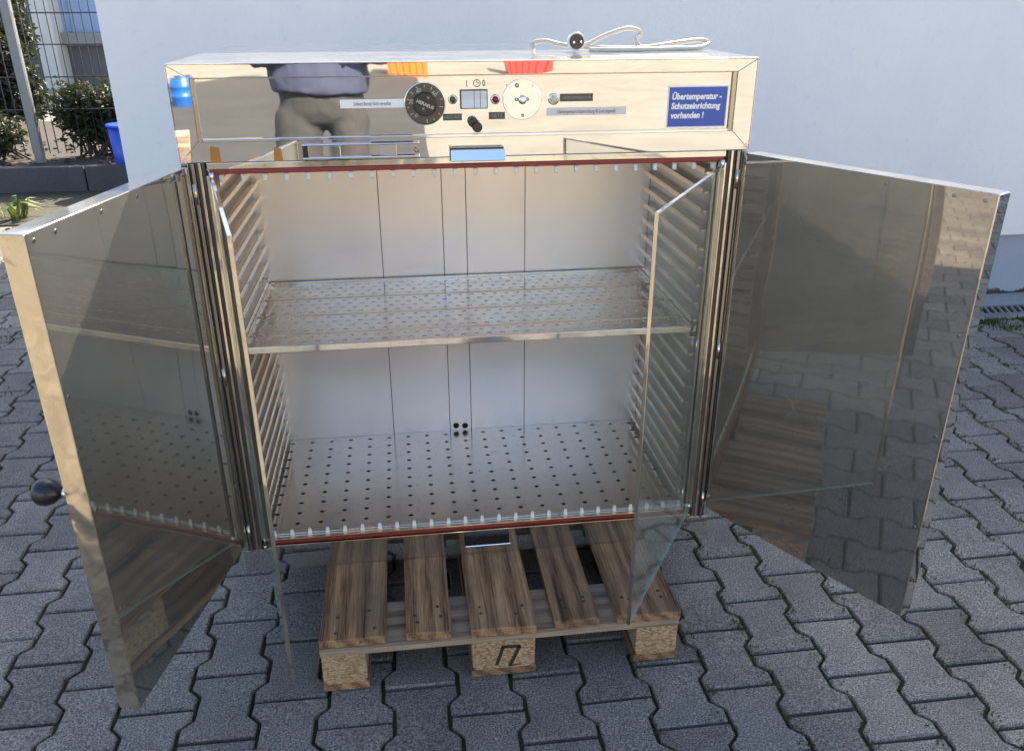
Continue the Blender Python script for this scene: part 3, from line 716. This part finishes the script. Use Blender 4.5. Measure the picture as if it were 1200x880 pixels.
def perf(mb, x0, x1, y0, y1, z, nx, ny, hx_, hy_, th_=.0018, stag=0, skip=None):
    dx, dy = (x1-x0)/nx, (y1-y0)/ny
    for j in range(ny):
        for i in range(nx):
            cx, cy = x0+(i+.5)*dx, y0+(j+.5)*dy; ox = stag*dx*(.25 if j % 2 else -.25)
            xs, ys = dx/2, dy/2
            o = [(-xs, -ys), (0, -ys), (xs, -ys), (xs, 0), (xs, ys), (0, ys), (-xs, ys), (-xs, 0)]
            q = [(-hx_, -hy_*.5), (0, -hy_), (hx_, -hy_*.5), (hx_, 0), (hx_, hy_*.5), (0, hy_), (-hx_, hy_*.5), (-hx_, 0)]
            q = [(-hx_, -hy_*.45), (-hx_*.0, -hy_), (hx_, -hy_*.45), (hx_*1.12, 0), (hx_, hy_*.45), (0, hy_), (-hx_, hy_*.45), (-hx_*1.12, 0)]
            vs = [(cx+a, cy+b, z) for a, b in o] + [(cx+ox+a, cy+b, z) for a, b in q] + [(cx+ox+a, cy+b, z-th_) for a, b in q]
            mb.add(vs, [(k, (k+1) % 8, 8+(k+1) % 8, 8+k) for k in range(8)] + [(8+k, 8+(k+1) % 8, 16+(k+1) % 8, 16+k) for k in range(8)])
def flat(mb, name, mat, parent, **k):
    """sheet with holes: weld the cells together"""
    me, c = mb.mesh(name, mat); bm = bmesh.new(); bm.from_mesh(me); bmesh.ops.remove_doubles(bm, verts=bm.verts, dist=1e-5); bm.normal_update()
    for f in bm.faces:
        if f.normal.z < -.5: f.normal_flip()
    bm.to_mesh(me); bm.free(); return link(name, me, c, parent, **k)
mb = MB(); perf(mb, XL, XR, .030, IY-.001, IZ, 19, 10, .0054, .0052); flat(mb, 'floor_plate', 'steel_plate', ov)
MB().box(XL, XR, .0145, .0305, IZ-.004, IZ-.0002).build('floor_lip', 'steel_plate', ov)
box('under_floor', 'void', ov, XL, XR, .0145, IY, IZ-.026, IZ-.018)
# ventilation pegs along the top and bottom of the opening
pm = MB().prism([(-.0048, 0, 0), (.0048, 0, 0), (.0036, 0, -.013), (-.0036, 0, -.013)], (0, .006, 0)); pm.prism([(-.0036, -.004, -.013), (.0036, -.004, -.013), (.0036, .006, -.0155), (-.0036, .006, -.0155)], (0, 0, .0024))
pegm, _ = pm.mesh('peg', 'peg_white', .0006, 1, False)
pb = MB().prism([(-.0052, 0, 0), (.0052, 0, 0), (.0032, 0, .016), (-.0032, 0, .016)], (0, .004, .0)); pegb, _ = pb.mesh('peg', 'peg_white', .0006, 1, False)
for k in range(25):
    link('peg', pegm, (-.500+.0417*k, .010, OZ1-.0062), ov)
    link('peg', pegb, (-.496+.0413*k, .010, .2300), ov)
box('peg_channel', 'steel_shade', ov, -OX+.006, OX-.006, .0165, .0180, .2301, IZ-.0045)
# shelf rails
rl = MB().prism([(0, .035, .0), (.017, .035, -.001), (.0185, .035, .0), (.0185, .035, .0115), (.0160, .035, .0115), (.0150, .035, .0045), (0, .035, .0055)], (0, IY-.037, 0))
rmL, _ = rl.mesh('shelf_rail', 'steel_rail', .0008, 1, False)
rr_ = MB()
for vv in rl.v: pass
rr_.add([(-q.x, q.y, q.z) for q in rl.v], rl.f); rmR, _ = rr_.mesh('shelf_rail', 'steel_rail', .0008, 1, False)
for k in range(20):
    z = .252+.0421*k
    link('shelf_rail', rmL, (XL, 0, z), ov); link('shelf_rail', rmR, (XR, 0, z), ov)
# removable shelf
SZ = .7055
sh = thing('oven_shelf', (0, .25, SZ-.02), label='perforated steel shelf resting on the side rails inside the open oven', cat='shelf')
for k in range(7):
    y0, y1 = .040+.0618*k,  .040+.0618*(k+1)-.0052; mb = MB()
    perf(mb, XL+.0195, XR-.0195, y0, y1, SZ+.0022*(k % 2), 34, 2, .0052, .0044, .0016, .9)
    mb.box(XL+.0195, XR-.0195, y0+.0001, y0+.0011, SZ-.010, SZ-.0003)
    flat(mb, 'shelf_strip', 'steel_plate', sh)
box('front_lip', 'steel_top', sh, XL+.004, XR-.004, .030, .0385, SZ-.014, SZ+.002, .0015)
for s in (-1, 1): box('side_lip', 'steel_plate', sh, XL+.015 if s < 0 else XR-.019, XL+.019 if s < 0 else XR-.015, .039, .474, SZ-.004, SZ+.006, .001)
box('rear_lip', 'steel_plate', sh, XL+.0195, XR-.0195, .4735, .477, SZ-.010, SZ+.006)

# ---------------------------------------------------------------- outer doors
def make_door(hinge, tip, t_, z0, z1, side):
    h, e = Vector((*hinge, 0)), Vector((*tip, 0)); d = (e-h); wd = d.length; d.normalize()
    n = Vector((d.y, -d.x, 0)) if side < 0 else Vector((-d.y, d.x, 0))     # towards the outer skin
    T = lambda q: h + d*q.x + n*q.y + Vector((0, 0, q.z))
    lb = 'left' if side < 0 else 'right'
    dr_ = MB().box(.004, wd-.0016, .0016, t_, z0+.0012, z1-.0012, T).build('door', 'steel_door', ov, .002, 2)
    MB().box(.012, wd-.0012, .0, .0015, z0, z1, T).build('inner_sheet', 'steel_door', dr_, .0006, 1)
    MB().box(wd-.0015, wd, .0006, t_-.0015, z0+.0008, z1-.0008, T).build('end_strip', 'steel_end' if side < 0 else 'steel_front', dr_, .0005, 1)
    MB().box(.010, wd-.002, .001, t_-.001, z1-.0011, z1+.0003, T).build('top_strip', 'steel_top', dr_, .0004, 1)
    MB().box(wd-.0030, wd+.0002, -.0012, .0008, z0, z1, T).build('edge_fold', 'steel_edge', dr_, .0006, 1)
    scm = []
    for x_, z_ in [(wd*f_, z1-.013) for f_ in (.16, .40, .62, .86, .96)] + [(wd-.014, z1-.05-f_*.2) for f_ in range(1, 4)] + [(.022, z1-.1-.2*f_) for f_ in range(4)]:
        c = T(Vector((x_, 0, z_))); MB().lathe(c, -n, [(0, .0036), (.0005, .0036), (.0009, .0026)], 10).build('screw', 'steel_shade', dr_)
    # ball knob on the outer skin
    zk = .676 if side < 0 else .66
    c = T(Vector((wd-(.022 if side < 0 else .042), t_, zk))); kn = MB().lathe(c, n, [(0, .0075), (.012, .0075), (.024, .0062)], 14).build('knob_stem', 'chrome', dr_)
    MB().lathe(c+n*.020, n, [(0, .008), (.004, .011), (.012, .0185), (.022, .0225), (.033, .0225), (.040, .018), (.044, .010), (.045, .002)], 24).build('knob', 'black_plastic', kn)
    return dr_
make_door((-.552, -.012), (-.665, -.511), .0385, .2407, 1.103, -1)
make_door((.552, -.012), (.813, -.460), .0385, .2407, 1.103, 1)
# ---------------------------------------------------------------- inner glass doors
def glass_door(hinge, tip, z0, z1):
    h, e = Vector((*hinge, 0)), Vector((*tip, 0)); d = e-h; wd = d.length; d.normalize(); n = Vector((-d.y, d.x, 0))
    T = lambda q: h + d*q.x + n*q.y + Vector((0, 0, q.z))
    g_ = MB().box(.006, wd-.0045, -.0025, .0025, z0+.0022, z1-.0045, T).build('glass_door', 'glass', ov)
    MB().box(.006, wd-.0045, -.0025, .0025, z0, z0+.0020, T).build('ground_edge', 'glass_edge', g_)
    MB().box(wd-.0044, wd, -.0036, .0036, z0, z1, T).build('edge_profile', 'steel_edge', g_, .0007, 1)
    MB().box(.0, wd-.0046, -.0036, .0036, z1-.0044, z1, T).build('top_profile', 'steel_top', g_, .0007, 1)
    MB().box(.0, .0058, -.0045, .0045, z0+.02, z1-.006, T).build('hinge_profile', 'steel_edge', g_, .0007, 1)
    for z in (z0+.012, z1+.004): MB().lathe(T(Vector((.003, 0, z-.008))), (0, 0, 1), [(0, .0045), (.016, .0045)], 10).build('pivot', 'chrome', g_)
glass_door((-.5135, -.012), (-.4035, -.462), .226, 1.079)
glass_door((.5135, -.012), (.2575, -.402), .233, 1.078)

# ================================================================ power cable on the oven
cb = thing('power_cable', (.2, .25, H), label='white power cord coiled on top of the oven with a round black plug', cat='cable')
def cpts(L): return [PY(u, v, y) for u, v, y in L]
def clampz(L): return [Vector((q.x, q.y, max(q.z, H+.0050))) for q in L]
A = clampz(cpts([(626, 60, .30), (624, 51, .31), (640, 48.5, .30), (660, 53, .28), (700, 56.5, .26), (745, 57, .26), (790, 51, .27), (820, 47, .30), (830, 51, .31), (818, 56, .27), (780, 61, .24), (735, 62.5, .22), (690, 63, .23)]))
Bc = clampz(cpts([(680, 54, .27), (692, 50.5, .27), (710, 41.5, .28), (733, 34, .29), (747, 35.5, .30), (750.5, 41, .30), (745, 46.5, .28), (749, 54, .27), (752, 60, .27), (730, 62, .29), (700, 62, .31)]))
for L in (A, Bc): MB().tube(spline(L, 10), .0048, 10).build('cord', 'cord_white', cb)
q = PY(676.5, 53, .235); q.z = H+.0195
pg = MB().lathe((q.x, q.y+.034, q.z), (-.06, -1, .06), [(0, .008), (.010, .012), (.012, .0185), (.034, .0192), (.037, .0185)], 28).build('plug', 'plug_rim', cb)
MB().lathe((q.x-.0022, q.y-.0032, q.z+.0022), (-.06, -1, .06), [(0, .0158), (.0008, .0158), (.001, .0150)], 28).build('plug_face', 'black_plastic', pg)
for dx, dz in ((-.0072, -.002), (.0080, -.001)): MB().lathe((q.x-.0026+dx, q.y-.0036, q.z+.0024+dz), (-.06, -1, .06), [(0, .0028), (.012, .0028), (.0145, .0016)], 10).build('pin', 'chrome', pg)

# ================================================================ things across the yard (seen in the polished header)
dm = thing('plastic_drum', (-3.24, -11.5, -.022), label='blue plastic drum standing across the yard, mirrored in the oven header', cat='drum')
MB().lathe((-3.24, -11.5, -.022), (0, 0, 1), [(k_*.44, r_*.52) for k_, r_ in ((0, .27), (.04, .29), (.30, .29), (.32, .305), (.36, .305), (.38, .29), (.62, .29), (.64, .305), (.68, .305), (.70, .29), (.92, .28), (.95, .26))], 28).build('body', 'drum_blue', dm)
for dx in (-.07, .07): MB().lathe((-3.24+dx, -11.5, .40), (0, 0, 1), [(0, .035), (.02, .035)], 14).build('bung', 'black_plastic', dm)
def crate(c, mat, label):
    x, y, z = c; t_ = thing('stacking_crate', c, label=label, cat='crate'); w_, d_, h_ = .8, .6, .55
    box('floor', mat, t_, x-w_/2, x+w_/2, y-d_/2, y+d_/2, z, z+.02)
    for a in ((x-w_/2, x+w_/2, y-d_/2, y-d_/2+.02), (x-w_/2, x+w_/2, y+d_/2-.02, y+d_/2), (x-w_/2, x-w_/2+.02, y-d_/2+.0205, y+d_/2-.0205), (x+w_/2-.02, x+w_/2, y-d_/2+.0205, y+d_/2-.0205)): box('side', mat, t_, *a, z+.0205, z+h_)
    mb = MB()
    for k in range(6): mb.box(x-w_/2+.05+.13*k, x-w_/2+.08+.13*k, y+d_/2+.0005, y+d_/2+.03, z+.03, z+h_-.08)
    mb.box(x-w_/2-.03, x+w_/2+.03, y+d_/2+.0005, y+d_/2+.03, z+h_-.07, z+h_); mb.build('rib', mat, t_)
crate((.0, -15.2, -.022), 'crate_orange', 'orange plastic crate on the sunny yard, mirrored in the oven header')
crate((2.55, -16.8, -.022), 'crate_red', 'red plastic crate on the sunny yard, mirrored in the oven header')

# ================================================================ photographer
def skinned(name, verts, edges, mat, parent, root=0, sub=2, merge=None):
    me = bpy.data.meshes.new(name); me.from_pydata([v[0] for v in verts], edges, []); o = bpy.data.objects.new(name, me); COL.objects.link(o)
    md = o.modifiers.new('s', 'SKIN'); md.use_smooth_shade = True; md.branch_smoothing = .6
    for i, v in enumerate(verts):
        r = v[1]; me.skin_vertices[0].data[i].radius = r if isinstance(r, tuple) else (r, r); me.skin_vertices[0].data[i].use_root = (i == root)
    s2 = o.modifiers.new('d', 'SUBSURF'); s2.levels = s2.render_levels = sub
    bpy.context.view_layer.update()
    m2 = bpy.data.meshes.new_from_object(o.evaluated_get(bpy.context.evaluated_depsgraph_get()))
    COL.objects.unlink(o); bpy.data.objects.remove(o); m2.materials.clear(); m2.materials.append(M[mat])
    for p_ in m2.polygons: p_.use_smooth = True
    return link(name, m2, (0, 0, 0), parent)
HX, HY = -.475, -2.12
pe = thing('person', (HX, HY, -.022), label='person in navy sweater and grey jeans holding up a phone, mirrored in the header', cat='person')
V = []; E_ = []
def jv(x, y, z, r): V.append(((HX+x, HY+y, z), r)); return len(V)-1
def chain(*ids):
    for a, b in zip(ids, ids[1:]): E_.append((a, b))
Hn = (CAM + RGT*-.105 + DWN*.030 - FWD*.030)      # left palm behind the phone
Hr = (CAM + RGT*.040 + DWN*.045 - FWD*.034)        # right palm
rel = lambda P: (P.x-HX, P.y-HY, P.z)
pel = jv(0, 0, 1.03, (.115, .075)); wa = jv(0, .01, 1.14, (.115, .075)); ch = jv(0, 0, 1.34, (.13, .085)); nb = jv(0, -.015, 1.50, .07)
nk = jv(0, 0, 1.57, .054); jaw = jv(0, .045, 1.635, (.060, .066)); hd = jv(0, .02, 1.715, (.076, .092)); cr = jv(0, .005, 1.79, (.055, .065)); chain(pel, wa, ch, nb, nk, jaw, hd, cr)
arms = {}
for s, Hd in ((-1, Hn), (1, Hr)):
    sh_ = jv(s*.175, -.01, 1.455, .060); hxx, hyy, hz = rel(Hd)
    el = jv(s*.235, .06, 1.185, .044); wr = jv(hxx-s*-.0, hyy-.085, hz-.055, .028); pm_ = jv(hxx, hyy-.018, hz-.012, (.034, .016)); chain(nb if 0 else ch, sh_, el, wr, pm_); arms[s] = (sh_, el, wr, pm_)
legs = {}
for s in (-1, 1):
    hp = jv(s*.100, 0, .96, .066); kn_ = jv(s*.125, .02, .50, .055); cf = jv(s*.118, -.01, .33, .058); an = jv(s*.12, -.015, .075, .040); hl = jv(s*.122, .01, .022, .040); toe = jv(s*.14, .17, .014, (.042, .026)); chain(pel, hp, kn_, cf, an, hl, toe); legs[s] = (hp, kn_, cf, an)
# fingers: four and a thumb on each hand, closed round the phone's edges
for s, Hd in ((-1, Hn), (1, Hr)):
    pm_ = arms[s][3]; base = Vector(V[pm_][0]); out = RGT*s
    for k, ln_ in enumerate((.020, .024, .022, .017)):
        up_ = -DWN*(.026-.016*k)
        k1 = base + up_ + out*-.018 + FWD*.004; k2 = k1 - out*(ln_*1.1) + FWD*.003; k3 = k2 - out*(ln_*.8) + FWD*.004
        ids = [jv(*rel(q), r) for q, r in ((k1, .0095), (k2, .0085), (k3, .0075))]; chain(pm_, *ids)
    t1 = base + DWN*.026 + out*.004 + FWD*.010; t2 = t1 + DWN*.012 - out*.012 + FWD*.014; ids = [jv(*rel(q), r) for q, r in ((t1, .0110), (t2, .0090))]; chain(pm_, *ids)
body = skinned('body', V, E_, 'skin', pe)
# clothes: lofted over the same joints and fused into one surface each
def loft(mb, rings, n=20):
    vs = []
    for c, rx, ry in rings: vs += [Vector(c) + Vector((rx*math.cos(2*math.pi*i/n), ry*math.sin(2*math.pi*i/n), 0)) for i in range(n)]
    k = len(rings); fs = [(j*n+i, j*n+(i+1) % n, (j+1)*n+(i+1) % n, (j+1)*n+i) for j in range(k-1) for i in range(n)]
    mb.add(vs, fs + [tuple(range(n))[::-1], tuple((k-1)*n+i for i in range(n))])
def fuse(mb, name, mat, parent, voxel=.011):
    me, c = mb.mesh(name, mat); o = bpy.data.objects.new(name, me); COL.objects.link(o)
    m_ = o.modifiers.new('r', 'REMESH'); m_.mode = 'VOXEL'; m_.voxel_size = voxel; m_.use_smooth_shade = True
    m_ = o.modifiers.new('s', 'SMOOTH'); m_.factor = .5; m_.iterations = 6
    tx = bpy.data.textures.new('folds', 'CLOUDS'); tx.noise_scale = .09
    m_ = o.modifiers.new('f', 'DISPLACE'); m_.texture = tx; m_.strength = .020; m_.mid_level = .5
    bpy.context.view_layer.update(); m2 = bpy.data.meshes.new_from_object(o.evaluated_get(bpy.context.evaluated_depsgraph_get()))
    COL.objects.unlink(o); bpy.data.objects.remove(o); m2.materials.clear(); m2.materials.append(M[mat])
    return link(name, m2, c, parent)
mb = MB()
loft(mb, [((HX, HY+.005, z), rx, ry) for z, rx, ry in ((1.035, .200, .145), (1.09, .205, .15), (1.16, .196, .142), (1.26, .205, .145), (1.38, .212, .135), (1.46, .185, .115), (1.51, .11, .085), (1.55, .075, .07))])
for s in (-1, 1):
    sh_, el, wr, _ = arms[s]; P3 = [Vector(V[i][0]) for i in (sh_, el, wr)]
    mb.tube(spline([P3[0], P3[0]*.5+P3[1]*.5, P3[1], P3[1]*.5+P3[2]*.5, P3[1]*.1+P3[2]*.9], 4), [.085-.0027*i for i in range(17)], 14)
fuse(mb, 'sweater', 'knit_navy', pe)
mb = MB()
loft(mb, [((HX, HY, z), rx, ry) for z, rx, ry in ((.885, .06, .05), (.91, .13, .095), (.96, .178, .122), (1.02, .178, .125), (1.09, .165, .118))])
for s in (-1, 1):
    hp, kn_, cf, an = legs[s]; P4 = [Vector(V[i][0]) for i in (hp, kn_, cf, an)]
    mb.tube(spline([P4[0], P4[0]*.5+P4[1]*.5, P4[1], P4[2], P4[3]], 4), [.094-.0021*i for i in range(17)], 16)
fuse(mb, 'trousers', 'denim_grey', pe)
for s in (-1, 1):
    mb = MB(); sole = [(-.045, -.075), (.045, -.075), (.052, .06), (.045, .16), (.02, .205), (-.02, .205), (-.045, .16), (-.045, .06)]
    prof = [(0, 1, -.020), (0, 1.02, .012), (0, .96, .045), (0, .72, .085)]; n_ = len(sole); vs = []
    for _, k_, z in prof:
        vs += [(HX+s*.125+x*k_, HY+.0+(y-.03 if z > .08 and y > .05 else y)*(k_ if z < .08 else .55), z) for x, y in sole]
    fs = [tuple(range(n_))[::-1], tuple(3*n_+i for i in range(n_))] + [(j*n_+i, j*n_+(i+1) % n_, (j+1)*n_+(i+1) % n_, (j+1)*n_+i) for j in range(3) for i in range(n_)]
    mb.add(vs, fs, True); mb.build('shoe', 'shoe', pe, .006)
hc = Vector((HX, HY+.01, 1.735))
mb = MB(); n1, n2 = 14, 20; vs = []; fs = []
for j in range(n1+1):
    th_ = math.pi*.62*j/n1
    for i in range(n2):
        a = 2*math.pi*i/n2; fr_ = max(0, math.sin(a)); tt = th_*(1-.42*fr_); r = 1+random.uniform(-.02, .03)
        vs.append(hc + Vector((.090*math.sin(tt)*math.cos(a)*r, (.106*math.sin(tt)*math.sin(a)-.006)*r, .102*math.cos(tt)*r)))
fs = [(j*n2+i, j*n2+(i+1) % n2, (j+1)*n2+(i+1) % n2, (j+1)*n2+i) for j in range(n1) for i in range(n2)]
mb.add(vs, fs, True); mb.build('hair', 'hair_brown', pe)
for s in (-1, 1):
    MB().lathe((HX+s*.031, HY+.098, 1.70), (0, 1, -.1), [(0, .012), (.006, .009), (.009, .003)], 12).build('eye', 'eye_white', pe)
    MB().lathe((HX+s*.031, HY+.1055, 1.699), (0, 1, -.1), [(0, .005), (.0022, .004)], 10).build('iris', 'ink', pe)
    MB().lathe((HX+s*.074, HY+.015, 1.695), (s, -.2, 0), [(0, .022), (.008, .028), (.013, .02)], 12).build('ear', 'skin', pe)
MB().add([(HX-.017, HY+.112, 1.660), (HX+.017, HY+.112, 1.660), (HX, HY+.137, 1.664), (HX, HY+.106, 1.712), (HX, HY+.115, 1.653)], [(0, 2, 3), (1, 3, 2), (0, 4, 2), (4, 1, 2)], True).build('nose', 'skin', pe)
MB().tube([(HX-.022, HY+.108, 1.632), (HX, HY+.116, 1.630), (HX+.022, HY+.108, 1.632)], [.003, .0055, .003], 8).build('mouth', 'lip', pe)
# phone
ph = thing('phone', CAM - FWD*.018 + RGT*-.035 + DWN*.020, label='slim black phone held up in front of the oven in both hands', cat='phone')
Tp = lambda q: CAM + RGT*q.x + DWN*q.y - FWD*q.z
MB().box(-.115, .045, -.018, .058, .010, .018, Tp).build('case', 'black_plastic', ph, .003)
MB().box(-.112, .042, -.015, .055, .0181, .0184, Tp).build('screen', 'window_dark', ph)
for dx in (0, -.022): MB().lathe(Tp(Vector((dx, 0, .0098))), FWD, [(0, .008), (.0018, .008), (.0019, .005)], 16).build('lens', 'window_dark', ph)
